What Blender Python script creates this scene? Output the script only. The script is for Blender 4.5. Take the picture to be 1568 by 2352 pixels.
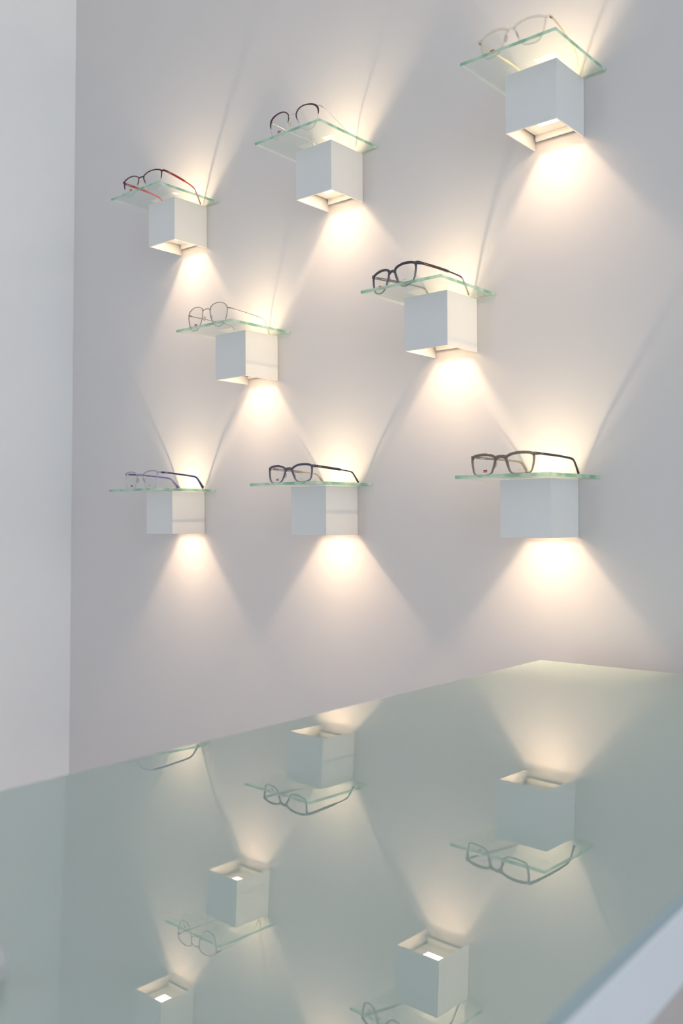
import bpy, bmesh, math, random
from mathutils import Vector, Matrix

random.seed(7)
scene = bpy.context.scene
for o in list(bpy.data.objects):
    bpy.data.objects.remove(o, do_unlink=True)
COL = scene.collection
MM = 0.001
Z0 = 0.985            # height of the camera above the floor

# ------------------------------------------------------------------ camera
YAW, PIT, ROL, CAM_D, FPX = 0.7092, 0.0083, -0.0048, 1.487, 2128.16
cy, sy, cp, sp = math.cos(YAW), math.sin(YAW), math.cos(PIT), math.sin(PIT)
fwd = Vector((-sy * cp, cy * cp, sp))
right = Vector((cy, sy, 0))
up = right.cross(fwd)
cr, sr = math.cos(ROL), math.sin(ROL)
r2 = cr * right + sr * up
u2 = -sr * right + cr * up
cam = bpy.data.cameras.new('camera')
cam_o = bpy.data.objects.new('camera', cam)
COL.objects.link(cam_o)
m = Matrix((( r2.x, u2.x, -fwd.x, 0), (r2.y, u2.y, -fwd.y, -CAM_D), (r2.z, u2.z, -fwd.z, Z0), (0, 0, 0, 1)))
cam_o.matrix_world = m
cam.sensor_fit = 'HORIZONTAL'
cam.sensor_width = 24.0
cam.lens = FPX / 1568.0 * 24.0
cam.clip_start = 0.02
cam.dof.use_dof = True
cam.dof.focus_distance = 1.86
cam.dof.aperture_fstop = 5.0
scene.camera = cam_o

# ------------------------------------------------------------------ world: soft overcast daylight through the openings left in the room shell
world = bpy.data.worlds.new('overcast_daylight')
scene.world = world
world.use_nodes = True
bg = world.node_tree.nodes['Background']
bg.inputs[0].default_value = (0.78, 0.887, 1.0, 1)
bg.inputs[1].default_value = 2.22

scene.view_settings.view_transform = 'Standard'
scene.view_settings.look = 'None'
scene.view_settings.exposure = 0.0
scene.view_settings.gamma = 1.0
scene.view_settings.use_curve_mapping = False

LED_POWER = 0.86      # watts of each of the two light sources of a lamp
LED_COLOR = (1.0, 0.71, 0.46)
LED_SIZE = 0.0065
LED_SPREAD = math.pi

# ------------------------------------------------------------------ materials
def new_mat(name):
    mt = bpy.data.materials.new(name)
    mt.use_nodes = True
    nt = mt.node_tree
    nt.nodes.clear()
    out = nt.nodes.new('ShaderNodeOutputMaterial')
    return mt, nt, out

def principled(name, col, rough=0.5, metal=0.0, spec=0.5, ior=1.5, coat=0.0, noise=0.0, nscale=40.0, bump=0.0, bscale=300.0):
    mt, nt, out = new_mat(name)
    b = nt.nodes.new('ShaderNodeBsdfPrincipled')
    b.inputs['Base Color'].default_value = (*col, 1)
    b.inputs['Roughness'].default_value = rough
    b.inputs['Metallic'].default_value = metal
    b.inputs['IOR'].default_value = ior
    b.inputs['Specular IOR Level'].default_value = spec
    b.inputs['Coat Weight'].default_value = coat
    b.inputs['Coat Roughness'].default_value = 0.05
    tc = nt.nodes.new('ShaderNodeTexCoord')
    if noise > 0:
        n = nt.nodes.new('ShaderNodeTexNoise')
        n.inputs['Scale'].default_value = nscale
        n.inputs['Detail'].default_value = 4
        mr = nt.nodes.new('ShaderNodeMapRange')
        mr.inputs[3].default_value = 1 - noise
        mr.inputs[4].default_value = 1 + noise
        mx = nt.nodes.new('ShaderNodeMixRGB')
        mx.blend_type = 'MULTIPLY'
        mx.inputs[0].default_value = 1
        mx.inputs[1].default_value = (*col, 1)
        nt.links.new(tc.outputs['Object'], n.inputs['Vector'])
        nt.links.new(n.outputs['Fac'], mr.inputs[0])
        nt.links.new(mr.outputs[0], mx.inputs[2])
        nt.links.new(mx.outputs[0], b.inputs['Base Color'])
    if bump > 0:
        n2 = nt.nodes.new('ShaderNodeTexNoise')
        n2.inputs['Scale'].default_value = bscale
        bp = nt.nodes.new('ShaderNodeBump')
        bp.inputs['Strength'].default_value = bump
        bp.inputs['Distance'].default_value = 0.0004
        nt.links.new(tc.outputs['Object'], n2.inputs['Vector'])
        nt.links.new(n2.outputs['Fac'], bp.inputs['Height'])
        nt.links.new(bp.outputs[0], b.inputs['Normal'])
    nt.links.new(b.outputs[0], out.inputs[0])
    return mt

def clear_mat(name, tint, f0=0.04, fgraze=0.5, rough=0.0, body=None, bodyfac=0.0, bodyfac_top=None, zlo=0.0, zhi=0.04, tint_top=None, body_top=None):
    """Thin clear / translucent plastic or glass: tinted transmission + mirror sheen (+ some body colour, graded bottom to top)."""
    mt, nt, out = new_mat(name)
    tr = nt.nodes.new('ShaderNodeBsdfTransparent')
    tr.inputs[0].default_value = (*tint, 1)
    last = tr.outputs[0]
    if body is not None:
        df = nt.nodes.new('ShaderNodeBsdfPrincipled')
        df.inputs['Base Color'].default_value = (*body, 1)
        df.inputs['Roughness'].default_value = 0.14
        mx = nt.nodes.new('ShaderNodeMixShader')
        mx.inputs[0].default_value = bodyfac
        if bodyfac_top is not None:
            tc = nt.nodes.new('ShaderNodeTexCoord')
            sx = nt.nodes.new('ShaderNodeSeparateXYZ')
            mr = nt.nodes.new('ShaderNodeMapRange')
            mr.inputs[1].default_value = zlo
            mr.inputs[2].default_value = zhi
            mr.inputs[3].default_value = bodyfac
            mr.inputs[4].default_value = bodyfac_top
            nt.links.new(tc.outputs['Object'], sx.inputs[0])
            nt.links.new(sx.outputs['Z'], mr.inputs[0])
            nt.links.new(mr.outputs[0], mx.inputs[0])
            for a, bcol, sock in ((tint, tint_top, tr.inputs[0]), (body, body_top, df.inputs['Base Color'])):
                if bcol is None:
                    continue
                m2 = nt.nodes.new('ShaderNodeMapRange')
                m2.inputs[1].default_value = zlo
                m2.inputs[2].default_value = zhi
                cmx = nt.nodes.new('ShaderNodeMixRGB')
                cmx.inputs[1].default_value = (*a, 1)
                cmx.inputs[2].default_value = (*bcol, 1)
                nt.links.new(sx.outputs['Z'], m2.inputs[0])
                nt.links.new(m2.outputs[0], cmx.inputs[0])
                nt.links.new(cmx.outputs[0], sock)
        nt.links.new(tr.outputs[0], mx.inputs[1])
        nt.links.new(df.outputs[0], mx.inputs[2])
        last = mx.outputs[0]
    gl = nt.nodes.new('ShaderNodeBsdfGlossy')
    gl.inputs['Roughness'].default_value = rough
    lw = nt.nodes.new('ShaderNodeLayerWeight')
    pw = nt.nodes.new('ShaderNodeMath'); pw.operation = 'POWER'; pw.inputs[1].default_value = 5.0
    ma = nt.nodes.new('ShaderNodeMath'); ma.operation = 'MULTIPLY_ADD'
    ma.inputs[1].default_value = fgraze
    ma.inputs[2].default_value = f0
    nt.links.new(lw.outputs['Facing'], pw.inputs[0])
    nt.links.new(pw.outputs[0], ma.inputs[0])
    ms = nt.nodes.new('ShaderNodeMixShader')
    nt.links.new(ma.outputs[0], ms.inputs[0])
    nt.links.new(last, ms.inputs[1])
    nt.links.new(gl.outputs[0], ms.inputs[2])
    nt.links.new(ms.outputs[0], out.inputs[0])
    return mt

def glass_edge_mat():
    """Polished green edge of float glass: light leaving the pane is painted into its colour as uneven streaks."""
    mt, nt, out = new_mat('glass_edge_green')
    tc = nt.nodes.new('ShaderNodeTexCoord')
    mp = nt.nodes.new('ShaderNodeMapping')
    mp.inputs['Scale'].default_value = (38, 38, 0.5)
    n = nt.nodes.new('ShaderNodeTexNoise')
    n.inputs['Scale'].default_value = 1.0
    n.inputs['Detail'].default_value = 3
    cr_ = nt.nodes.new('ShaderNodeValToRGB')
    cr_.color_ramp.elements[0].position = 0.40
    cr_.color_ramp.elements[0].color = (0.30, 0.58, 0.46, 1)
    cr_.color_ramp.elements[1].position = 0.66
    cr_.color_ramp.elements[1].color = (0.72, 0.92, 0.80, 1)
    e = cr_.color_ramp.elements.new(0.52)
    e.color = (0.46, 0.74, 0.60, 1)
    nt.links.new(tc.outputs['Object'], mp.inputs[0])
    nt.links.new(mp.outputs[0], n.inputs['Vector'])
    nt.links.new(n.outputs['Fac'], cr_.inputs[0])
    df = nt.nodes.new('ShaderNodeBsdfDiffuse')
    tl = nt.nodes.new('ShaderNodeBsdfTranslucent')
    tr = nt.nodes.new('ShaderNodeBsdfTransparent')
    for s in (df, tl, tr):
        nt.links.new(cr_.outputs[0], s.inputs[0])
    m1 = nt.nodes.new('ShaderNodeMixShader'); m1.inputs[0].default_value = 0.5
    nt.links.new(df.outputs[0], m1.inputs[1]); nt.links.new(tl.outputs[0], m1.inputs[2])
    m2 = nt.nodes.new('ShaderNodeMixShader'); m2.inputs[0].default_value = 0.40
    nt.links.new(m1.outputs[0], m2.inputs[1]); nt.links.new(tr.outputs[0], m2.inputs[2])
    gl = nt.nodes.new('ShaderNodeBsdfGlossy'); gl.inputs['Roughness'].default_value = 0.08
    m3 = nt.nodes.new('ShaderNodeMixShader'); m3.inputs[0].default_value = 0.10
    nt.links.new(m2.outputs[0], m3.inputs[1]); nt.links.new(gl.outputs[0], m3.inputs[2])
    # seen from inside, a pale colour stands in for internally reflected light
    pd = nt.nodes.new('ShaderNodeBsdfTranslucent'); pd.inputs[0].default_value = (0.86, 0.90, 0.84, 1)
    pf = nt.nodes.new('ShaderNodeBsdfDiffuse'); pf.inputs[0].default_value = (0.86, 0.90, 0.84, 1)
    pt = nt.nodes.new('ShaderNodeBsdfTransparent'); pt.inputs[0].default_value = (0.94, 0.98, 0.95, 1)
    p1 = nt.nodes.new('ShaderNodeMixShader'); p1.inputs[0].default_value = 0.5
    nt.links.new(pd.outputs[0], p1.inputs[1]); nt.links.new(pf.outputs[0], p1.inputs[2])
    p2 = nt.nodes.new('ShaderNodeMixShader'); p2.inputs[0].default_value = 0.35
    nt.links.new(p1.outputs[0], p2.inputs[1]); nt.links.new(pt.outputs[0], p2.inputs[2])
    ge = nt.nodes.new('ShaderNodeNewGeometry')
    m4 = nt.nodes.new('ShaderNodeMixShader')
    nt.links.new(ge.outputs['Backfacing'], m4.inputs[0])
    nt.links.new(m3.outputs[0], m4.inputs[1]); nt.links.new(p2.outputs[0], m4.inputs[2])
    nt.links.new(m4.outputs[0], out.inputs[0])
    return mt

def emission_mat(name, col, s):
    mt, nt, out = new_mat(name)
    e = nt.nodes.new('ShaderNodeEmission')
    e.inputs[0].default_value = (*col, 1)
    e.inputs[1].default_value = s
    nt.links.new(e.outputs[0], out.inputs[0])
    return mt

M = {}
M['wall'] = principled('wall_paint', (0.76, 0.725, 0.71), 0.85, spec=0.2, noise=0.012, nscale=3.0, bump=0.06, bscale=600)
M['wall_left'] = principled('side_wall_paint', (0.95, 0.955, 0.96), 0.85, spec=0.2, noise=0.01, nscale=3.0, bump=0.06, bscale=600)
M['ceiling'] = principled('ceiling_paint', (0.82, 0.82, 0.82), 0.9, spec=0.1, noise=0.01, nscale=5)
M['floor'] = principled('floor_vinyl', (0.60, 0.56, 0.55), 0.45, noise=0.04, nscale=6)
M['lamp'] = principled('lamp_white_lacquer', (0.86, 0.843, 0.815), 0.22, spec=0.5, noise=0.004, nscale=30)
M['lamp_inner'] = principled('lamp_inner_white', (0.90, 0.885, 0.85), 0.5, spec=0.3, noise=0.01, nscale=60)
M['pane'] = clear_mat('shelf_glass', (0.955, 0.985, 0.965), f0=0.035, fgraze=0.45)
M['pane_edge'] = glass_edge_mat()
M['table_glass'] = principled('back_painted_glass', (0.475, 0.575, 0.505), 0.0, ior=2.6, spec=0.5, noise=0.006, nscale=2)
M['table_edge'] = principled('glass_top_edge', (0.36, 0.45, 0.46), 0.2, noise=0.02)
M['table_white'] = principled('table_white_lacquer', (0.77, 0.79, 0.80), 0.35, noise=0.01)
M['table_leg'] = principled('table_leg_metal', (0.7, 0.71, 0.73), 0.35, metal=0.6, noise=0.01)
M['lens'] = clear_mat('demo_lens', (0.975, 0.98, 0.975), f0=0.02, fgraze=0.5)
M['nylon'] = clear_mat('nylon_thread', (0.9, 0.92, 0.92), f0=0.15, fgraze=0.5, body=(0.6, 0.65, 0.65), bodyfac=0.35)
M['red_tag'] = principled('red_print', (0.50, 0.018, 0.03), 0.5, noise=0.02)
M['white_print'] = principled('white_print', (0.88, 0.86, 0.85), 0.5, noise=0.01)
M['grey_print'] = principled('grey_print', (0.30, 0.31, 0.32), 0.5, noise=0.01)
M['silver'] = principled('silver_metal', (0.72, 0.70, 0.68), 0.22, metal=1.0, noise=0.02)
M['gunmetal'] = principled('bronze_gunmetal', (0.22, 0.18, 0.15), 0.35, metal=0.75, noise=0.03)
M['burgundy'] = principled('burgundy_enamel', (0.085, 0.010, 0.024), 0.25, noise=0.03)
M['red_temple'] = principled('red_temple', (0.27, 0.018, 0.026), 0.28, noise=0.03)
M['red_tip'] = clear_mat('red_tip_acetate', (0.85, 0.30, 0.28), f0=0.04, body=(0.42, 0.05, 0.045), bodyfac=0.75)
M['pad'] = clear_mat('silicone_nose_pad', (0.92, 0.88, 0.80), f0=0.05, body=(0.85, 0.78, 0.66), bodyfac=0.45)
M['clear_tip'] = clear_mat('clear_tip', (0.93, 0.91, 0.87), f0=0.05, body=(0.80, 0.74, 0.66), bodyfac=0.4)
M['tan_tip'] = clear_mat('tan_tip', (0.88, 0.80, 0.62), f0=0.05, body=(0.62, 0.50, 0.30), bodyfac=0.5)
M['crystal'] = clear_mat('crystal_acetate', (0.965, 0.965, 0.935), f0=0.06, fgraze=0.6, body=(0.80, 0.80, 0.74), bodyfac=0.12)
M['crystal_temple'] = clear_mat('crystal_temple', (0.93, 0.90, 0.78), f0=0.06, fgraze=0.5, body=(0.78, 0.72, 0.56), bodyfac=0.16)
M['dark_hinge'] = principled('dark_hinge_metal', (0.16, 0.17, 0.14), 0.35, metal=0.6, noise=0.03)
M['navy'] = clear_mat('navy_gradient_acetate', (0.62, 0.60, 0.60), f0=0.05, fgraze=0.4, body=(0.25, 0.25, 0.30), bodyfac=0.45, bodyfac_top=0.92,
                      zlo=0.012, zhi=0.034, tint_top=(0.20, 0.21, 0.36), body_top=(0.018, 0.020, 0.055))
M['brown_temple'] = principled('dark_brown_temple', (0.055, 0.042, 0.042), 0.3, noise=0.05)
M['smoke'] = clear_mat('smoke_inner', (0.62, 0.60, 0.56), f0=0.05, body=(0.24, 0.22, 0.20), bodyfac=0.55)
M['lavender'] = clear_mat('lavender_crystal', (0.96, 0.96, 0.98), f0=0.07, fgraze=0.6, body=(0.78, 0.77, 0.84), bodyfac=0.14, bodyfac_top=0.30,
                          zlo=0.02, zhi=0.04, tint_top=(0.82, 0.82, 0.92), body_top=(0.50, 0.50, 0.68))
M['blue_temple'] = principled('blue_violet_temple', (0.045, 0.042, 0.15), 0.25, noise=0.04)
M['blue_grey'] = clear_mat('blue_grey_acetate', (0.66, 0.65, 0.70), f0=0.05, fgraze=0.4, body=(0.20, 0.20, 0.27), bodyfac=0.40, bodyfac_top=0.78,
                           zlo=0.006, zhi=0.034, tint_top=(0.34, 0.33, 0.45), body_top=(0.065, 0.062, 0.115))
M['grey_brown'] = clear_mat('grey_brown_acetate', (0.72, 0.68, 0.62), f0=0.05, fgraze=0.4, body=(0.26, 0.22, 0.19), bodyfac=0.38, bodyfac_top=0.62,
                            zlo=0.004, zhi=0.034, tint_top=(0.64, 0.55, 0.46), body_top=(0.21, 0.17, 0.145))
M['clear_pad'] = clear_mat('clear_acetate_pad', (0.88, 0.87, 0.87), f0=0.05, fgraze=0.4, body=(0.45, 0.43, 0.44), bodyfac=0.16)
M['diffuser'] = emission_mat('led_diffuser', (1.0, 0.76, 0.53), 33.0)
M['knob'] = principled('white_ceramic', (0.66, 0.64, 0.60), 0.3, noise=0.01)

# ------------------------------------------------------------------ mesh helpers
def mesh_obj(name, verts, faces, mat, parent=None, smooth=False, mats=None, fmat=None):
    me = bpy.data.meshes.new(name)
    me.from_pydata([tuple(v) for v in verts], [], faces)
    bm = bmesh.new(); bm.from_mesh(me)
    bmesh.ops.recalc_face_normals(bm, faces=bm.faces)
    bm.to_mesh(me); bm.free()
    for mt in (mats or [mat]):
        me.materials.append(mt)
    for i, p in enumerate(me.polygons):
        p.use_smooth = smooth
        if fmat:
            p.material_index = fmat[i]
    o = bpy.data.objects.new(name, me)
    COL.objects.link(o)
    if parent:
        o.parent = parent
    return o

def bm_obj(name, bm, mat, parent=None, smooth=False):
    me = bpy.data.meshes.new(name)
    bm.to_mesh(me); bm.free()
    me.materials.append(mat)
    for p in me.polygons:
        p.use_smooth = smooth
    o = bpy.data.objects.new(name, me)
    COL.objects.link(o)
    if parent:
        o.parent = parent
    return o

def box(name, lo, hi, mat, parent=None, bevel=0.0, seg=2):
    bm = bmesh.new()
    bmesh.ops.create_cube(bm, size=1)
    for v in bm.verts:
        v.co = Vector([lo[i] + (v.co[i] + 0.5) * (hi[i] - lo[i]) for i in range(3)])
    if bevel > 0:
        bmesh.ops.bevel(bm, geom=list(bm.edges), offset=bevel, segments=seg, profile=0.5, affect='EDGES')
    return bm_obj(name, bm, mat, parent)

def empty(name, loc, rz=0.0):
    o = bpy.data.objects.new(name, None)
    o.empty_display_size = 0.02
    COL.objects.link(o)
    o.location = loc
    o.rotation_euler = (0, 0, rz)
    return o

def tag(o, label, cat, group=None):
    o['label'] = label; o['category'] = cat
    if group:
        o['group'] = group

def struct(o, label=None):
    o['kind'] = 'structure'
    if label:
        o['label'] = label
        o['category'] = o.name.split('_')[0]
    return o

def prism(name, poly, h, mat, parent=None, mats=None):
    """poly: top-face points (3D); extruded by vector h. slot 1 = sides."""
    n = len(poly)
    v = [Vector(p) for p in poly] + [Vector(p) + Vector(h) for p in poly]
    f = [list(range(n)), list(range(n, 2 * n))[::-1]] + [[i, (i + 1) % n, n + (i + 1) % n, n + i] for i in range(n)]
    fm = [0, 0] + [1] * n if mats else None
    return mesh_obj(name, v, f, mat, parent, mats=mats, fmat=fm)

# ------------------------------------------------------------------ room
XL_T, XL_B = -2.2405, -2.2998     # left corner at ceiling / floor (the corner is a little out of plumb)
HC = 2.85
XR = 3.5
YF = -3.2
wb = box('wall_back', (XL_B - 0.12, 0.0, 0.0), (XR, 0.12, HC), M['wall'])
struct(wb, 'pale painted wall behind the cube lamps')
wl = mesh_obj('wall_left', [(XL_B, 0, 0), (XL_B, YF, 0), (XL_T, YF, HC), (XL_T, 0, HC),
                            (XL_B - 0.12, 0, 0), (XL_B - 0.12, YF, 0), (XL_B - 0.12, YF, HC), (XL_B - 0.12, 0, HC)],
              [(0, 1, 2, 3), (4, 5, 6, 7), (0, 1, 5, 4), (1, 2, 6, 5), (2, 3, 7, 6), (3, 0, 4, 7)], M['wall_left'])
struct(wl, 'plain pale side wall at the left edge of the photo')
struct(box('floor', (XL_B - 0.12, YF, -0.1), (XR, 0.12, 0.0), M['floor']), 'light greyish floor below the table')
struct(box('ceiling', (XL_B - 0.12, YF, HC), (XR, 0.12, HC + 0.1), M['ceiling']), 'white ceiling above the lamp wall')

struct(box('wall_front_added', (-1.62, YF - 0.12, 0.0), (XR, YF, HC), M['wall_left']), 'unseen plain wall behind the camera, added to narrow the daylight opening')  # added out of view; the gap at its left end shapes the daylight

# ------------------------------------------------------------------ table
PX, PY, PH = -0.6, -0.5, -0.23479
GX, GY = -0.01153, -0.01732
def tz(x, y):
    return Z0 + PH + GX * (x - PX) + GY * (y - PY)
TC = [(-0.772, -0.070), (-0.262, -0.012), (-0.168, -1.860), (-0.672, -1.888)]
table = empty('table', (-0.46, -1.0, 0.0))
tag(table, 'white table with glossy pale green glass top mirroring the lamps', 'table')
def tl(x, y, z):
    return (x + 0.46, y + 1.0, z)
prism('glass_top', [tl(x, y, tz(x, y)) for x, y in TC], (0, 0, -0.010), None, table, mats=[M['table_glass'], M['table_edge']])
prism('table_body', [tl(x, y, tz(x, y) - 0.010) for x, y in TC], (0, 0, -0.047), M['table_white'], table)
for (x, y) in ((-0.735, -0.13), (-0.31, -0.09), (-0.225, -1.80), (-0.635, -1.82)):
    lx, ly, _ = tl(x, y, 0)
    box('leg', (lx - 0.022, ly - 0.022, 0.0), (lx + 0.022, ly + 0.022, tz(x, y) - 0.0575), M['table_leg'], table, 0.003)

# small white rounded thing at the left edge of the table, close to the camera
kx, ky = -0.4240, -1.2545
bm = bmesh.new()
prof = [(0.0, 0.0), (0.0050, 0.0), (0.0062, 0.001), (0.0058, 0.003), (0.0052, 0.0048), (0.0062, 0.0066), (0.0078, 0.009), (0.0082, 0.0125), (0.0074, 0.016), (0.0052, 0.0187), (0.0026, 0.0199), (0.0, 0.0203)]
vs = [bm.verts.new((r_, 0, z_)) for r_, z_ in prof]
es = [bm.edges.new((vs[i], vs[i + 1])) for i in range(len(vs) - 1)]
bmesh.ops.spin(bm, geom=vs + es, cent=(0, 0, 0), axis=(0, 0, 1), angle=2 * math.pi, steps=24)
bmesh.ops.remove_doubles(bm, verts=bm.verts, dist=1e-6)
bmesh.ops.recalc_face_normals(bm, faces=bm.faces)
kn = bm_obj('small_knob', bm, M['knob'], None, True)
kn.location = (kx, ky, tz(kx, ky))
kn.scale = (0.8, 0.8, 0.8)
tag(kn, 'small white rounded knob standing on the glass table at its left edge', 'knob')

# ------------------------------------------------------------------ lamps and shelves
LW, LD, LH = 0.0971, 0.0993, 0.1
SH_L, SH_R, SH_F, SH_T = 0.0393, 0.0403, 0.1791, 0.0056
LAMPS = {
    'A': (-1.7967, 0.6578), 'B': (-1.3100, 0.6591), 'C': (-0.8160, 0.6602),
    'D': (-1.5592, 0.3131), 'E': (-1.0345, 0.3132),
    'F': (-1.8085, -0.0317), 'G': (-1.3280, -0.0312), 'H': (-0.8313, -0.0324)}
# flap openings of each lamp in mm from its centre line: down-left, down-right, up-left, up-right
FLAPS = {'A': (16.5, 18, 19, 22.5), 'B': (18.5, 21.5, 18.5, 21.7), 'C': (15.5, 20.3, 19.5, 20), 'D': (17.5, 17.5, 19, 19.5),
         'E': (19, 15.5, 19.5, 15), 'F': (18.5, 19, 17.5, 20), 'G': (21, 23, 17.5, 21), 'H': (21, 21, 17.5, 17.5)}
WHO = {'A': 'burgundy half-rim glasses', 'B': 'round glasses with silver temples', 'C': 'clear crystal glasses',
       'D': 'thin bronze wire glasses', 'E': 'navy glasses in the middle row', 'F': 'clear glasses with violet-blue temples',
       'G': 'blue-grey glasses of the bottom row', 'H': 'grey-brown glasses'}

def lamp(k):
    X, Z = LAMPS[k]
    t = empty('wall_lamp', (X + LW / 2, -0.0004, Z0 + Z))
    tag(t, 'white cube wall lamp under the shelf with ' + WHO[k], 'lamp', 'white cube wall lamps')
    hw, d, w = LW / 2, LD, 0.003
    # housing: square tube open at top, bottom and wall side
    o = [(-hw, 0), (-hw, -d), (hw, -d), (hw, 0), (hw - w, 0), (hw - w, -d + w), (-hw + w, -d + w), (-hw + w, 0)]
    v = [(x, y, 0) for x, y in o] + [(x, y, LH) for x, y in o]
    f = []
    for i in range(8):
        j = (i + 1) % 8
        f.append((i, j, 8 + j, 8 + i))
    for b in (0, 8):
        f += [(b + 0, b + 1, b + 6, b + 7), (b + 1, b + 2, b + 5, b + 6), (b + 2, b + 3, b + 4, b + 5)]
    hs = mesh_obj('housing', v, f, M['lamp'], t)
    bv = hs.modifiers.new('bevel', 'BEVEL'); bv.width = 0.0006; bv.segments = 2; bv.limit_method = 'ANGLE'
    # back plate on the wall and the spacer that carries the light engine
    box('back_plate', (-0.041, -0.0085, 0.013), (0.041, -0.0045, 0.087), M['lamp_inner'], t, 0.0006)
    box('wall_bracket', (-0.030, -0.0045, 0.030), (0.030, 0.0, 0.070), M['lamp_inner'], t)
    # light engine: block with a pit above and a pit below, LED in the middle
    dl, dr, ul, ur = [a * MM for a in FLAPS[k]]
    yc = -0.062
    z0, z1, zm0, zm1 = 0.024, 0.076, 0.0485, 0.0515
    bx, by0, by1 = 0.0415, -0.0085, -0.0915
    hf, hb = 0.0195, 0.026        # opening towards the room / towards the wall
    def frame(xa, xb, ya, yb, za, zb):
        ov = [(-bx, by0), (bx, by0), (bx, by1), (-bx, by1)]
        iv = [(xa, yb), (xb, yb), (xb, ya), (xa, ya)]
        vv = [(x, y, za) for x, y in ov] + [(x, y, za) for x, y in iv] + [(x, y, zb) for x, y in ov] + [(x, y, zb) for x, y in iv]
        ff = []
        for i in range(4):
            j = (i + 1) % 4
            ff += [(i, j, 4 + j, 4 + i), (8 + i, 8 + j, 12 + j, 12 + i), (i, j, 8 + j, 8 + i), (4 + i, 4 + j, 12 + j, 12 + i)]
        return vv, ff
    fl = mesh_obj('lower_reflector', *frame(-dl, dr, yc - hf, yc + hb, z0, zm0), M['lamp_inner'], t)
    fu = mesh_obj('upper_reflector', *frame(-ul, ur, yc - hf, yc + hb, zm1, z1), M['lamp_inner'], t)
    box('led_board', (-bx, by1, zm0), (bx, by0, zm1), M['lamp_inner'], t)
    mesh_obj('diffuser', [(-dl, yc - hf, zm0 - 0.0002), (dr, yc - hf, zm0 - 0.0002), (dr, yc + hb, zm0 - 0.0002), (-dl, yc + hb, zm0 - 0.0002)], [(0, 1, 2, 3)], M['diffuser'], t)
    mesh_obj('diffuser', [(-ul, yc - hf, zm1 + 0.0002), (ur, yc - hf, zm1 + 0.0002), (ur, yc + hb, zm1 + 0.0002), (-ul, yc + hb, zm1 + 0.0002)], [(0, 1, 2, 3)], M['diffuser'], t)
    for nm, zz, rx in (('lower_led', zm0 - 0.0004, 0.0), ('upper_led', zm1 + 0.0004, math.pi)):
        li = bpy.data.lights.new(nm, 'AREA')
        li.shape = 'DISK'
        li.size = LED_SIZE if nm == 'lower_led' else LED_SIZE * 1.6
        li.energy = LED_POWER
        li.color = LED_COLOR
        li.spread = LED_SPREAD
        # added angular falloff: dims light aimed at the wall so beams fade slowly
        li.use_nodes = True
        nt = li.node_tree
        em = nt.nodes['Emission']
        ge = nt.nodes.new('ShaderNodeNewGeometry')
        sx = nt.nodes.new('ShaderNodeSeparateXYZ')
        nt.links.new(ge.outputs['Incoming'], sx.inputs[0])
        def math_node(op, a, b):
            n = nt.nodes.new('ShaderNodeMath'); n.operation = op
            for i_, v_ in enumerate((a, b)):
                if isinstance(v_, (int, float)):
                    n.inputs[i_].default_value = v_
                else:
                    nt.links.new(v_, n.inputs[i_])
            return n.outputs[0]
        zz_ = math_node('MAXIMUM', math_node('ABSOLUTE', sx.outputs['Z'], 0.0), 0.05)
        tn = math_node('DIVIDE', sx.outputs['Y'], math_node('MULTIPLY', zz_, 0.5))
        w_ = math_node('DIVIDE', 1.0, math_node('ADD', math_node('MULTIPLY', tn, tn), 1.0))
        nt.links.new(w_, em.inputs['Strength'])
        lo = bpy.data.objects.new(nm, li)
        COL.objects.link(lo)
        lo.parent = t
        lo.location = (0, yc, zz)
        lo.rotation_euler = (rx, 0, 0)
    return t

def shelf(k):
    X, Z = LAMPS[k]
    w0, w1 = -LW / 2 - SH_L, LW / 2 + SH_R
    c = 0.0008
    def ring(z, ins):
        return [(w0 + ins, -SH_F + ins, z), (w1 - ins, -SH_F + ins, z), (w1 - ins, -0.0012 - ins, z), (w0 + ins, -0.0012 - ins, z)]
    v = ring(0, c) + ring(c, 0) + ring(SH_T - c, 0) + ring(SH_T, c)
    f = [(0, 1, 2, 3), (12, 13, 14, 15)]
    fm = [0, 0]
    for a in range(3):
        for i in range(4):
            j = (i + 1) % 4
            f.append((4 * a + i, 4 * a + j, 4 * a + 4 + j, 4 * a + 4 + i)); fm.append(1)
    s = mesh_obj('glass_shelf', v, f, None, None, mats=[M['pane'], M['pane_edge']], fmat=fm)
    s.location = (X + LW / 2, 0, Z0 + Z + LH)
    tag(s, 'square clear glass shelf with green edges carrying the ' + WHO[k], 'shelf', 'glass shelves on the cube lamps')
    return s

for k in LAMPS:
    lamp(k)
    shelf(k)

# ------------------------------------------------------------------ eyeglasses
def catmull_closed(pts, sub):
    n = len(pts); out = []
    for i in range(n):
        p0, p1, p2, p3 = [Vector(pts[(i + j - 1) % n]) for j in range(4)]
        for s in range(sub):
            t = s / sub
            out.append(0.5 * ((2 * p1) + (-p0 + p2) * t + (2 * p0 - 5 * p1 + 4 * p2 - p3) * t * t + (-p0 + 3 * p1 - 3 * p2 + p3) * t ** 3))
    return out

def catmull_open(pts, sub):
    P = [Vector(p) for p in pts]
    P = [P[0] * 2 - P[1]] + P + [P[-1] * 2 - P[-2]]
    out = []
    for i in range(1, len(P) - 2):
        p0, p1, p2, p3 = P[i - 1:i + 3]
        for s in range(sub):
            t = s / sub
            out.append(0.5 * ((2 * p1) + (-p0 + p2) * t + (2 * p0 - 5 * p1 + 4 * p2 - p3) * t * t + (-p0 + 3 * p1 - 3 * p2 + p3) * t ** 3))
    out.append(P[-2])
    return out

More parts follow.
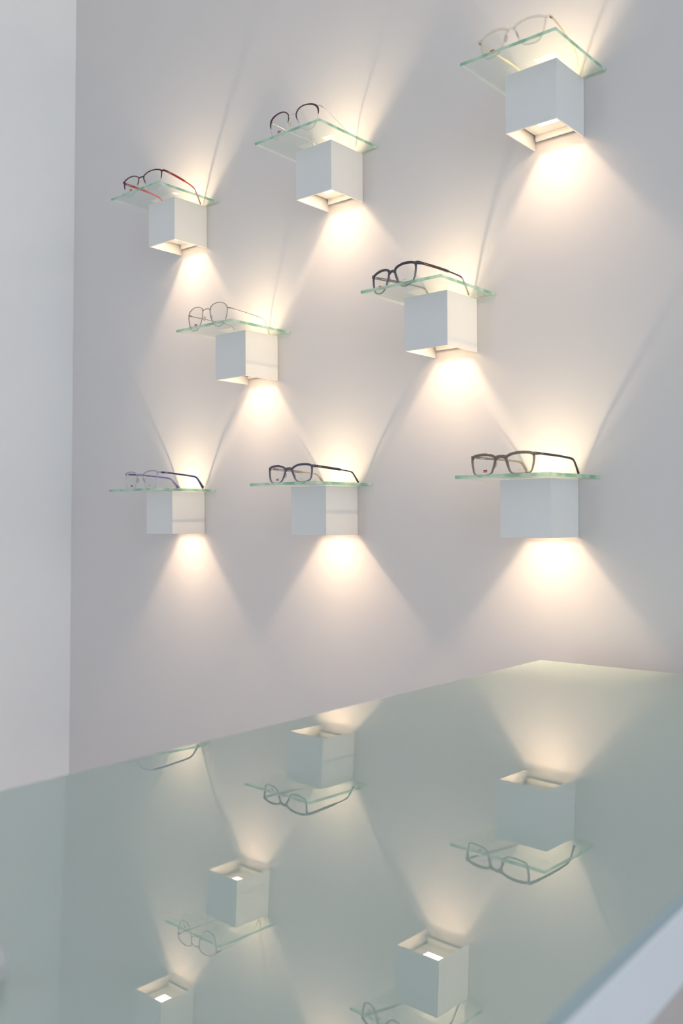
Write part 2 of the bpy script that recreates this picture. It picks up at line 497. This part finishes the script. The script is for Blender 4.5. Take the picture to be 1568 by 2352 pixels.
def resample_closed(pts, n):
    L = [0]
    m_ = len(pts)
    for i in range(m_):
        L.append(L[-1] + (pts[(i + 1) % m_] - pts[i]).length)
    out = []; j = 0
    for k in range(n):
        d = L[-1] * k / n
        while L[j + 1] < d:
            j += 1
        t = (d - L[j]) / max(1e-9, L[j + 1] - L[j])
        out.append(pts[j].lerp(pts[(j + 1) % m_], t))
    return out

SEC = [(-0.5, -0.28), (-0.28, -0.5), (0.28, -0.5), (0.5, -0.28), (0.5, 0.28), (0.28, 0.5), (-0.28, 0.5), (-0.5, 0.28)]

class Geo:
    """collects sweeps (in millimetres) into one mesh"""
    def __init__(self):
        self.v = []; self.f = []
    def loft(self, rings, closed=False, caps=True):
        b = len(self.v); n = len(rings[0]); k = len(rings)
        for r_ in rings:
            self.v += [tuple(c * MM for c in p) for p in r_]
        for a in range(k if closed else k - 1):
            a2 = (a + 1) % k
            for i in range(n):
                j = (i + 1) % n
                self.f.append((b + a * n + i, b + a * n + j, b + a2 * n + j, b + a2 * n + i))
        if not closed and caps:
            self.f.append(tuple(b + i for i in range(n)))
            self.f.append(tuple(b + (k - 1) * n + i for i in range(n)))
    def sweep(self, path, ws, hs, upv, closed=False):
        """path: 3D points (mm); ws: size across (sideways), hs: size along up."""
        n = len(path); rings = []
        for i, p in enumerate(path):
            a = path[(i - 1) % n] if (closed or i > 0) else path[0]
            b = path[(i + 1) % n] if (closed or i < n - 1) else path[-1]
            t = (Vector(b) - Vector(a)).normalized()
            u = Vector(upv)
            s = t.cross(u)
            if s.length < 1e-5:
                s = Vector((1, 0, 0))
            s.normalize()
            u = s.cross(t).normalized()
            rings.append([Vector(p) + s * (x * ws[i]) + u * (y * hs[i]) for x, y in SEC])
        self.loft(rings, closed)
    def ellipsoid(self, c, r, rot=None, seg=12, rows=7):
        b = len(self.v)
        rings = []
        for a in range(1, rows):
            th = math.pi * a / rows
            ring = []
            for q in range(seg):
                ph = 2 * math.pi * q / seg
                d = Vector((r[0] * math.sin(th) * math.cos(ph), r[1] * math.sin(th) * math.sin(ph), r[2] * math.cos(th)))
                if rot:
                    d = rot @ d
                ring.append(Vector(c) + d)
            rings.append(ring)
        self.loft(rings)
    def build(self, name, mat, parent, smooth=True):
        return mesh_obj(name, self.v, self.f, mat, parent, smooth)

_text_cache = {}
def text_mesh(body):
    if body in _text_cache:
        return _text_cache[body]
    cu = bpy.data.curves.new('lettering', 'FONT')
    cu.body = body
    cu.size = 1.0
    cu.resolution_u = 2
    cu.align_x = 'CENTER'; cu.align_y = 'CENTER'
    cu.extrude = 0.02
    to = bpy.data.objects.new('lettering_source', cu)
    COL.objects.link(to)
    dg = bpy.context.evaluated_depsgraph_get()
    me = bpy.data.meshes.new_from_object(to.evaluated_get(dg))
    bpy.data.objects.remove(to, do_unlink=True)
    bpy.data.curves.remove(cu)
    _text_cache[body] = me
    return me

def lettering(body, mat, parent, loc, size, ex, ey):
    """lettering lies in the plane of unit vectors ex (reading direction), ey (up)"""
    me = text_mesh(body).copy()
    me.materials.clear(); me.materials.append(mat)
    xs = [v.co.x for v in me.vertices]; ys = [v.co.y for v in me.vertices]
    cx, cyy = (max(xs) + min(xs)) / 2, (max(ys) + min(ys)) / 2
    sx = size[0] / (max(xs) - min(xs)); sy_ = size[1] / (max(ys) - min(ys))
    ex, ey = Vector(ex).normalized(), Vector(ey).normalized()
    ez = ex.cross(ey)
    for v in me.vertices:
        a, b, c = (v.co.x - cx) * sx, (v.co.y - cyy) * sy_, v.co.z * 2.0
        v.co = (Vector(loc) + ex * a + ey * b + ez * c) * MM
    o = bpy.data.objects.new('lettering', me)
    COL.objects.link(o)
    o.parent = parent
    return o

N_OUT = 72

def eyeglasses(k, spec):
    X, Z = LAMPS[k]
    zt = Z0 + Z + LH + SH_T
    cxm, cym, yaw = spec['pos']
    t = empty('eyeglasses', (X + LW / 2 + cxm * MM, cym * MM, zt + 0.0001), math.radians(yaw))
    tag(t, spec['label'], 'eyeglasses', 'eyeglasses displayed on the glass shelves')
    hw = spec['W'] / 2.0
    B = spec.get('wrap', 6.0)
    wy = lambda s: -B + B * (s / hw) ** 2
    rw = spec['rim']                      # nominal rim width (in plane), mm
    dep = spec.get('depth', 3.2)
    zmin = min(p[1] for p in spec['out'])
    lift = rw / 2 * spec.get('bottom', 1.0) - zmin
    zsc = spec.get('zscale', 1.0)
    pts = catmull_closed([Vector((s, (z - zmin) * zsc + zmin + lift)) for s, z in spec['out']], 8)
    R = resample_closed(pts, N_OUT)
    zmx = max(p.y for p in R); zmn = min(p.y for p in R)
    c2 = sum(R, Vector((0, 0))) / N_OUT
    smin = min(p.x for p in R); smax = max(p.x for p in R)
    nrm = []
    for i in range(N_OUT):
        tg = (R[(i + 1) % N_OUT] - R[i - 1]).normalized()
        n_ = Vector((-tg.y, tg.x))
        if n_.dot(R[i] - c2) < 0:
            n_ = -n_
        nrm.append(n_)
    style = spec['style']
    ze = spec['ze']                        # height of the endpieces
    fr = Geo(); lo = Geo()
    for sg in (1, -1):
        def P(p, dy=0.0):
            return Vector((sg * p.x, wy(p.x) + dy, p.y))
        rings = []; keep = []
        for i in range(N_OUT):
            p, n_ = R[i], nrm[i]
            h = (p.y - zmn) / (zmx - zmn)
            if style == 'acetate':
                w = rw * (1.0 + 0.35 * max(0, h - 0.6) / 0.4) * (spec.get('bottom', 1.0) + (1 - spec.get('bottom', 1.0)) * min(1, h * 2))
                if n_.x < -0.5:
                    w *= 1.15
                dd = dep
            elif style in ('half', 'brow'):
                topcut = spec['cut']
                a = max(0.0, min(1.0, (h - topcut) / 0.12))
                edge = max(0.0, n_.x) * max(0.0, (h - 0.55)) * 2.0
                w = (rw * (0.55 + 0.45 * a) + edge * spec.get('corner', 1.2)) if a > 0 else 0.0
                dd = dep * (0.6 + 0.4 * a)
            else:
                w = rw; dd = dep
            q = P(p)
            nv = Vector((sg * n_.x, 0, n_.y))
            rings.append([q + nv * (x * w) + Vector((0, 1, 0)) * (y * dd) for x, y in SEC])
            keep.append(w > 0)
        if style in ('half', 'brow'):
            # start after a gap so that the strip is contiguous
            i0 = next(i for i in range(N_OUT) if keep[i] and not keep[i - 1])
            seq = []
            i = i0
            while keep[i % N_OUT] and i < i0 + N_OUT:
                seq.append(rings[i % N_OUT]); i += 1
            fr.loft(seq)
            # lower rim: wire (brow) or nylon thread (half)
            seq2 = []
            j = i - 1
            while True:
                p, n_ = R[j % N_OUT], nrm[j % N_OUT]
                q = P(p); nv = Vector((sg * n_.x, 0, n_.y))
                w = spec['lowrim']
                seq2.append([q + nv * (x * w) + Vector((0, 1, 0)) * (y * w) for x, y in SEC])
                if j % N_OUT == i0 % N_OUT:
                    break
                j += 1
            lo.loft(seq2)
        else:
            fr.loft(rings, closed=True)
        # endpiece: from the upper outer rim to the hinge
        io = max(range(N_OUT), key=lambda i: R[i].x - 0.5 * abs(R[i].y - ze))
        po = R[io]
        st = Vector((sg * (po.x - 0.5), wy(po.x), ze if style != 'wire' else ze))
        eh = spec.get('endh', 4.5)
        path = catmull_open([st, Vector((sg * (hw - 1.6), wy(hw - 1.6) + 0.3, ze)), Vector((sg * (hw - 0.6), 2.6, ze)), Vector((sg * hw * 0.995, 6.0, ze))], 4)
        n = len(path)
        tgt = fr if spec.get('end_in_frame', True) else lo
        tgt.sweep(path, [spec.get('endt', 3.0) * (1 - 0.25 * q / n) for q in range(n)], [eh * (1 - 0.1 * q / n) for q in range(n)], (0, 0, 1))
        # nose pads
    # bridge
    zb = spec['zb']
    ib = min((i for i in range(N_OUT)), key=lambda i: abs(R[i].y - zb) + 3 * max(0, R[i].x - c2.x))
    sb = R[ib].x
    arch = spec.get('arch', 2.0)
    bp_ = catmull_open([Vector((sb + 0.6, wy(sb) - 0.0, zb - 0.6)), Vector((sb * 0.5, wy(0), zb + arch * 0.8)), Vector((0, wy(0) - 0.3, zb + arch)),
                        Vector((-sb * 0.5, wy(0), zb + arch * 0.8)), Vector((-sb - 0.6, wy(sb), zb - 0.6))], 5)
    bh = spec.get('bridgeh', 5.0)
    nb = len(bp_)
    tgt = fr if spec.get('bridge_in_frame', True) else lo
    tgt.sweep(bp_, [spec.get('bridget', dep)] * nb, [bh * (1 + 0.45 * abs(2 * i / (nb - 1) - 1) ** 2) for i in range(nb)], (0, 0, 1))
    fr.build('front_frame', M[spec['mat']], t)
    if lo.v:
        o = lo.build('lower_rim', M[spec['lowmat']], t)
    # lenses
    for sg in (1, -1):
        v = []; f = []
        for side, dy in ((0, -0.5), (1, 0.5)):
            for rr in (1.0, 0.66, 0.33):
                for i in range(0, N_OUT, 2):
                    q = c2 + (R[i] - nrm[i] * 0.15 - c2) * rr
                    v.append((sg * q.x * MM, (wy(q.x) + dy - 0.9 * (1 - rr * rr)) * MM, q.y * MM))
            v.append((sg * c2.x * MM, (wy(c2.x) + dy - 0.9) * MM, c2.y * MM))
        n = N_OUT // 2
        for side in (0, 1):
            b = side * (3 * n + 1)
            for a in range(2):
                for i in range(n):
                    j = (i + 1) % n
                    f.append((b + a * n + i, b + a * n + j, b + a * n + n + j, b + a * n + n + i))
            for i in range(n):
                f.append((b + 2 * n + i, b + 2 * n + (i + 1) % n, b + 3 * n))
        for i in range(n):
            f.append((i, (i + 1) % n, 3 * n + 1 + (i + 1) % n, 3 * n + 1 + i))
        mesh_obj('lens', v, f, M['lens'], t, True)
    # nose pads
    for sg in (1, -1):
        g = Geo()
        zp = spec.get('zpad', zmn + 0.52 * (zmx - zmn))
        ip = min((i for i in range(N_OUT)), key=lambda i: abs(R[i].y - zp) + 3 * max(0, R[i].x - c2.x))
        pr = R[ip]
        if style == 'acetate':
            rot = Matrix.Rotation(sg * 0.35, 3, 'Z') @ Matrix.Rotation(sg * -0.32, 3, 'Y')
            g.ellipsoid((sg * (pr.x + 0.3), wy(pr.x) + 2.6, pr.y - 0.5), (1.5, 3.6, 6.4), rot)
            g.build('nose_pad', M['clear_pad'], t)
        else:
            rot = Matrix.Rotation(sg * 0.5, 3, 'Z') @ Matrix.Rotation(sg * -0.3, 3, 'Y')
            g.ellipsoid((sg * (pr.x - 1.6), wy(pr.x) + 5.0, pr.y - 1.0), (1.0, 2.9, 5.4), rot)
            pd = g.build('nose_pad', M['pad'], t)
            a = Geo()
            a.sweep(catmull_open([Vector((sg * (pr.x), wy(pr.x) + 0.4, pr.y + 2.5)), Vector((sg * (pr.x + 0.8), wy(pr.x) + 3.2, pr.y + 3.0)),
                                  Vector((sg * (pr.x + 0.2), wy(pr.x) + 5.2, pr.y + 1.0)), Vector((sg * (pr.x - 1.2), wy(pr.x) + 5.2, pr.y - 0.5))], 4),
                    [0.8] * 13, [0.8] * 13, (0.3, 0.2, 1))
            a.build('pad_arm', M['silver'], pd)
    # temples
    toe = spec['toe']; ts = spec['temple']   # stations: (length, height of centre, section height, section thickness)
    for sg in (1, -1):
        g = Geo(); g2 = Geo()
        inner = spec.get('lefttemple') if sg < 0 else None
        st = catmull_open([Vector(q) for q in [(a[0], a[1], a[2]) for a in ts]], 6)
        th = catmull_open([Vector((a[0], a[3], 0)) for a in ts], 6)
        L0 = 6.0; Lend = ts[-1][0]
        path = []; ws = []; hs = []
        for q, q2 in zip(st, th):
            fr_ = (q.x - ts[0][0]) / (Lend - ts[0][0])
            xx = hw * 0.995 - toe * fr_ ** 1.25
            path.append(Vector((sg * xx, L0 + q.x, q.y))); ws.append(q2.y); hs.append(max(0.6, q.z))
        split = spec.get('tipfrom')
        if split:
            ks = min(range(len(path)), key=lambda i: abs(path[i].y - L0 - split))
        else:
            ks = len(path) - 1
        g.sweep(path[:ks + 1], ws[:ks + 1], hs[:ks + 1], (0, 0, 1))
        mt = M[spec['tmat']] if not inner else M[inner]
        tp = g.build('temple', mt, t)
        if split:
            g2.sweep(path[ks:], [w * spec.get('tipw', 1.0) for w in ws[ks:]], [h * spec.get('tipw', 1.0) for h in hs[ks:]], (0, 0, 1))
            g2.build('temple_tip', M[spec['tipmat']], tp)
        # hinge
        hg = Geo()
        hz = ze
        for zz in (-0.9, 0.0, 0.9):
            hg.sweep([Vector((sg * (hw - 2.6), 4.6, hz + zz - 0.35)), Vector((sg * (hw - 2.6), 4.6, hz + zz + 0.35))], [1.7, 1.7], [1.7, 1.7], (0, 1, 0))
        hg.sweep([Vector((sg * (hw - 2.0), 1.5, hz)), Vector((sg * (hw - 2.0), 9.5, hz))], [0.8, 0.8], [2.4, 2.4], (0, 0, 1))
        hg.build('hinge', M[spec.get('hinge', 'silver')], tp)
        # writing on the temple
        if sg > 0 and spec.get('outer_text'):
            ia = min(range(len(path)), key=lambda i: abs(path[i].y - L0 - spec['outer_text']))
            tv = (path[ia + 1] - path[ia - 1]).normalized()
            lettering("Levi's", M['white_print'], tp, path[ia] + Vector((ws[ia] / 2 + 0.06, 0, 0)), (9.0, hs[ia] * 0.42), tv, (0, 0, 1))
        if sg < 0 and spec.get('inner_text'):
            for ln, bw in ((spec['inner_text'], 11.0),):
                ia = min(range(len(path)), key=lambda i: abs(path[i].y - L0 - ln))
                tv = (path[ia + 1] - path[ia - 1]).normalized()
                lettering("Levi's", M['white_print'], tp, path[ia] + Vector((ws[ia] / 2 + 0.06, 0, 0)), (bw, hs[ia] * 0.5), tv, (0, 0, 1))
        if sg < 0 and spec.get('slot'):
            sl = Geo()
            e = len(path) - 1
            a, b = path[e - 3].lerp(path[e - 2], 0.4), path[e - 1].lerp(path[e], 0.3)
            sl.sweep([a, b], [ws[e] + 0.8] * 2, [1.6] * 2, (0, 0, 1))
            sl.build('tip_inlay', M['white_print'], tp)
    # red tag with white lettering on the camera-left lens
    rx, rz = spec['red']
    yb = wy(rx) - 0.5 - 0.9 * 0.45 - 0.25
    tw, th_ = 9.0, 4.3
    slope = -B * 2 * rx / hw ** 2
    ex = Vector((1, -slope * 1.0, 0)).normalized()
    def TP(a, b, d=0.0):
        return (Vector((rx, yb, rz)) + ex * a + Vector((0, 0, b)) + Vector((0, -d, 0))) * MM
    outl = [(-tw / 2, th_ / 2), (tw / 2, th_ / 2), (tw / 2 * 0.93, -th_ / 2 + 0.3), (tw / 4, -th_ / 2), (0, -th_ / 2 + 0.55), (-tw / 4, -th_ / 2), (-tw / 2 * 0.93, -th_ / 2 + 0.3)]
    vv = [TP(a, b, 0.1) for a, b in outl] + [TP(a, b, -0.1) for a, b in outl]
    ff = [tuple(range(7)), tuple(range(7, 14))] + [(i, (i + 1) % 7, 7 + (i + 1) % 7, 7 + i) for i in range(7)]
    tg_ = mesh_obj('red_tag', vv, ff, M['red_tag'], t)
    tg_['label'] = 'small red tag with white lettering on the lens'
    lettering("Levi's", M['white_print'], tg_, Vector((rx, yb - 0.14, rz + 0.1)), (7.4, 2.3), ex, (0, 0, 1))
    # row of minute grey print on the other lens, too small to read
    g = Geo()
    px, pz = c2.x - 1.0, rz - 1.2
    yq = wy(px) - 0.5 - 0.9 * 0.5 - 0.2
    rnd = random.Random(k)
    a = -4.5
    while a < 4.5:
        w = rnd.uniform(0.5, 1.1); h = rnd.uniform(0.8, 1.2)
        g.loft([[Vector((px + a, yq - 0.05, pz)), Vector((px + a + w, yq - 0.05, pz)), Vector((px + a + w, yq - 0.05, pz + h)), Vector((px + a, yq - 0.05, pz + h))],
                [Vector((px + a, yq + 0.05, pz)), Vector((px + a + w, yq + 0.05, pz)), Vector((px + a + w, yq + 0.05, pz + h)), Vector((px + a, yq + 0.05, pz + h))]])
        a += w + 0.35
    g.build('lens_print', M['grey_print'], t, False)
    return t

SPECS = {}
SPECS['A'] = dict(pos=(-8, -147, 5.4), W=139, wrap=6, style='half', rim=2.3, depth=2.0, cut=0.44, lowrim=0.6, lowmat='nylon', mat='burgundy', corner=2.6,
    out=[(9.4, 38.6), (21.6, 44.2), (36.0, 46.1), (49.8, 45.1), (59.8, 41.9), (62.6, 37.1), (62.2, 29.1), (61.0, 21.2), (60.0, 13.3), (57.7, 6.3), (51.3, 0.7), (39.3, -1.2), (28.7, 1.4), (21.4, 5.6), (15.9, 14.8), (12.2, 21.0), (9.3, 28.4), (8.4, 34.0)],
    zscale=0.97, ze=41.0, endh=4.6, endt=2.2, zb=37.5, arch=0.6, bridgeh=2.6, bridget=2.0, zpad=26,
    toe=15, temple=[(0, 41, 5.0, 1.8), (35, 40.2, 5.4, 1.8), (60, 39, 5.2, 2.0), (66, 38.6, 4.8, 2.4), (70, 38.3, 3.4, 2.6), (90, 36.2, 3.4, 2.8), (103, 32.5, 3.6, 2.8), (116, 20, 3.8, 2.8), (129, 2.6, 3.8, 2.6)],
    tmat='red_temple', tipfrom=67, tipmat='red_tip', red=(-35.5, 15.0), outer_text=12, inner_text=14, hinge='burgundy',
    label='burgundy half-rim eyeglasses with red temples, top left of the wall')
SPECS['B'] = dict(pos=(-3, -152, 5.8), W=128, wrap=6, style='brow', rim=2.2, depth=1.8, cut=0.50, lowrim=1.0, lowmat='silver', mat='burgundy', corner=3.6,
    out=[(9.3, 33.3), (10.5, 40.0), (16.4, 46.2), (25.4, 49.7), (35.7, 49.9), (45.8, 48.0), (54.1, 44.1), (58.9, 37.5), (60.0, 29.8), (58.9, 21.3), (56.8, 12.9), (52.6, 3.7), (45.5, -1.8), (34.0, -2.3), (25.2, 1.9), (17.7, 11.1), (13.1, 19.8), (10.4, 28.0)],
    zscale=0.96, ze=43.5, endh=2.2, endt=1.6, end_in_frame=False, bridge_in_frame=False, zb=37, arch=3.6, bridgeh=1.5, bridget=1.5, zpad=25,
    toe=22, temple=[(0, 43.5, 2.8, 1.4), (8, 43.2, 2.6, 1.3), (14, 43, 1.5, 1.2), (54, 40.4, 1.4, 1.1), (100, 38.5, 1.5, 1.2), (118, 36.5, 1.7, 1.5), (126, 26, 2.0, 1.8), (132, 2.4, 2.2, 2.0)],
    tmat='silver', tipfrom=117, tipmat='clear_tip', red=(-34.5, 13.2),
    label='round eyeglasses with burgundy brows and thin silver temples')
SPECS['C'] = dict(pos=(-3, -151, 1.7), W=134, wrap=7.5, style='acetate', rim=2.9, bottom=0.8, depth=3.0, mat='crystal',
    out=[(6.5, 35.0), (16.0, 40.3), (30.7, 42.8), (45.7, 41.6), (56.0, 38.2), (59.6, 33.7), (58.4, 23.8), (55.8, 12.5), (50.8, 1.5), (42.5, -3.6), (26.6, -2.6), (18.9, 3.6), (13.5, 14.0), (9.4, 24.6), (6.3, 31.8)],
    zscale=0.92, ze=38.0, endh=4.6, endt=3.0, zb=35, arch=1.2, bridgeh=4.0, zpad=24,
    toe=18, temple=[(0, 38, 4.4, 2.6), (40, 38, 4.2, 2.6), (84, 37, 3.8, 2.6), (112, 33.5, 3.8, 2.8), (124, 26, 4.0, 3.0), (136, 12, 4.4, 3.0), (143, 2.6, 4.4, 2.8)],
    tmat='crystal_temple', red=(-35.5, 11.0), hinge='dark_hinge',
    label='clear crystal eyeglasses, top right of the wall')
SPECS['D'] = dict(pos=(-28, -140, 0.9), W=129, wrap=4.0, style='wire', rim=1.15, depth=1.3, mat='gunmetal',
    out=[(11.8, 40.8), (14.0, 45.6), (21.3, 50.2), (31.9, 52.1), (42.2, 51.4), (52.3, 48.3), (58.9, 43.7), (61.7, 37.7), (62.1, 30.1), (60.8, 21.5), (57.9, 13.1), (52.9, 3.7), (45.4, -0.4), (35.1, -1.0), (26.4, 2.6), (20.2, 10.4), (14.8, 20.1), (11.8, 30.7)],
    zscale=0.97, ze=38.0, endh=1.7, endt=1.5, zb=40.5, arch=2.8, bridgeh=1.3, bridget=1.3, zpad=26, lowmat='gunmetal',
    toe=14, temple=[(0, 38, 1.8, 1.4), (10, 37.8, 1.5, 1.3), (18, 37.6, 1.2, 1.1), (60, 36.8, 1.1, 1.0), (95, 35.5, 1.2, 1.1), (112, 33.5, 1.5, 1.4), (121, 27, 2.0, 1.7), (134, 2.4, 2.2, 2.0)],
    tmat='gunmetal', tipfrom=100, tipmat='tan_tip', red=(-35.1, 12.2), hinge='gunmetal',
    label='thin bronze wire eyeglasses with round lenses on the left shelf of the middle row')
SPECS['E'] = dict(pos=(-41, -138, -12.1), W=129, wrap=6, style='acetate', rim=3.4, bottom=0.62, depth=3.2, mat='navy',
    out=[(8.2, 31.8), (11.2, 36.8), (21.7, 40.2), (33.9, 41.0), (47.2, 39.6), (56.2, 36.9), (59.2, 32.3), (59.4, 24.8), (57.9, 15.2), (55.2, 7.1), (49.6, 0.7), (38.6, -2.8), (28.4, -2.1), (19.6, 4.0), (14.4, 12.6), (10.2, 22.4)],
    zscale=0.94, ze=37.4, endh=6.4, endt=3.6, zb=32, arch=2.2, bridgeh=4.8, zpad=22,
    toe=16, temple=[(0, 37.6, 5.0, 2.4), (40, 37.0, 5.0, 2.4), (70, 36.0, 5.2, 2.4), (75, 35.6, 4.4, 2.4), (79, 35.6, 3.0, 2.4), (100, 34.0, 2.9, 2.5), (114, 31.5, 3.2, 2.6), (124, 20, 3.5, 2.6), (136, 2.6, 4.0, 2.6)],
    tmat='brown_temple', red=(-36.2, 12.9), outer_text=14, inner_text=22, lefttemple='smoke', tipfrom=114, tipmat='smoke', hinge='silver',
    label='dark navy rectangular eyeglasses on the right shelf of the middle row')
SPECS['F'] = dict(pos=(-5, -147, -2.5), W=137, wrap=4.5, style='acetate', rim=2.1, bottom=0.6, depth=2.8, mat='lavender',
    out=[(12.4, 32.0), (19.0, 36.8), (33.0, 39.8), (45.7, 40.2), (58.4, 38.9), (63.6, 35.0), (63.4, 25.4), (61.4, 14.8), (58.6, 4.6), (54.2, -0.3), (42.3, -0.9), (29.5, -0.3), (21.9, 2.4), (15.9, 13.4), (11.4, 24.5)],
    zscale=0.98, ze=37.4, endh=4.4, endt=2.8, zb=32, arch=1.6, bridgeh=3.4, zpad=20,
    toe=20, temple=[(0, 37.0, 4.2, 2.2), (30, 35.8, 4.0, 2.2), (55, 34.2, 4.0, 2.2), (95, 31.6, 4.0, 2.4), (112, 29.0, 4.4, 2.6), (122, 21, 5.0, 2.8), (131, 11, 6.4, 2.8), (137, 4.6, 7.4, 2.8)],
    tmat='blue_temple', red=(-34.0, 7.6), outer_text=14, slot=True, hinge='silver',
    label='pale crystal eyeglasses with violet-blue temples, left end of the bottom row')
SPECS['G'] = dict(pos=(-12, -139, -7.3), W=141, wrap=4.5, style='acetate', rim=3.4, bottom=0.62, depth=3.2, mat='blue_grey',
    out=[(10.6, 26.8), (19.6, 31.5), (32.6, 34.4), (47.4, 34.6), (59.6, 33.4), (65.8, 30.6), (67.6, 24.6), (67.0, 16.1), (65.6, 9.0), (62.0, 3.2), (53.9, 0.1), (41.7, -0.9), (29.6, 0.0), (21.6, 3.8), (16.0, 11.9), (11.6, 20.6)],
    zscale=0.97, ze=31.2, endh=6.0, endt=3.6, zb=26.5, arch=2.4, bridgeh=5.2, zpad=17,
    toe=17, temple=[(0, 31.4, 4.8, 2.4), (35, 29.2, 4.8, 2.4), (68, 27.0, 5.0, 2.4), (73, 26.7, 4.4, 2.4), (78, 26.3, 2.6, 2.4), (98, 24.6, 2.5, 2.4), (110, 22.6, 2.8, 2.5), (117, 17, 3.2, 2.6), (131, 2.4, 4.0, 2.6)],
    tmat='brown_temple', red=(-37.0, 7.4), outer_text=14, inner_text=22, lefttemple='smoke', hinge='silver',
    label='blue-grey rectangular eyeglasses, middle of the bottom row')
SPECS['H'] = dict(pos=(-19, -140, -8.4), W=136, wrap=4.5, style='acetate', rim=3.6, bottom=0.62, depth=3.2, mat='grey_brown',
    out=[(11.6, 28.6), (19.4, 32.8), (31.4, 35.0), (43.6, 35.3), (55.5, 34.4), (61.9, 32.8), (65.0, 28.6), (64.9, 20.1), (63.2, 11.6), (60.6, 4.0), (56.0, 0.6), (41.8, -0.1), (27.0, 0.3), (20.2, 3.1), (15.4, 12.3), (12.2, 22.4)],
    zscale=0.97, ze=32.4, endh=6.0, endt=3.6, zb=28.5, arch=2.2, bridgeh=5.4, zpad=18,
    toe=15, temple=[(0, 32.8, 4.2, 2.4), (30, 32.2, 4.0, 2.4), (64, 31.4, 4.0, 2.4), (100, 29.6, 4.0, 2.4), (114, 27.4, 4.2, 2.6), (122, 20, 4.6, 2.6), (130, 9, 5.4, 2.6), (134, 3.4, 5.6, 2.6)],
    tmat='brown_temple', red=(-33.6, 7.4), outer_text=12, inner_text=22, lefttemple='smoke', slot=True, hinge='silver',
    label='grey-brown rectangular eyeglasses, right end of the bottom row')

for k in SPECS:
    eyeglasses(k, SPECS[k])
for me in [m_ for m_ in bpy.data.meshes if m_.users == 0]:
    bpy.data.meshes.remove(me)
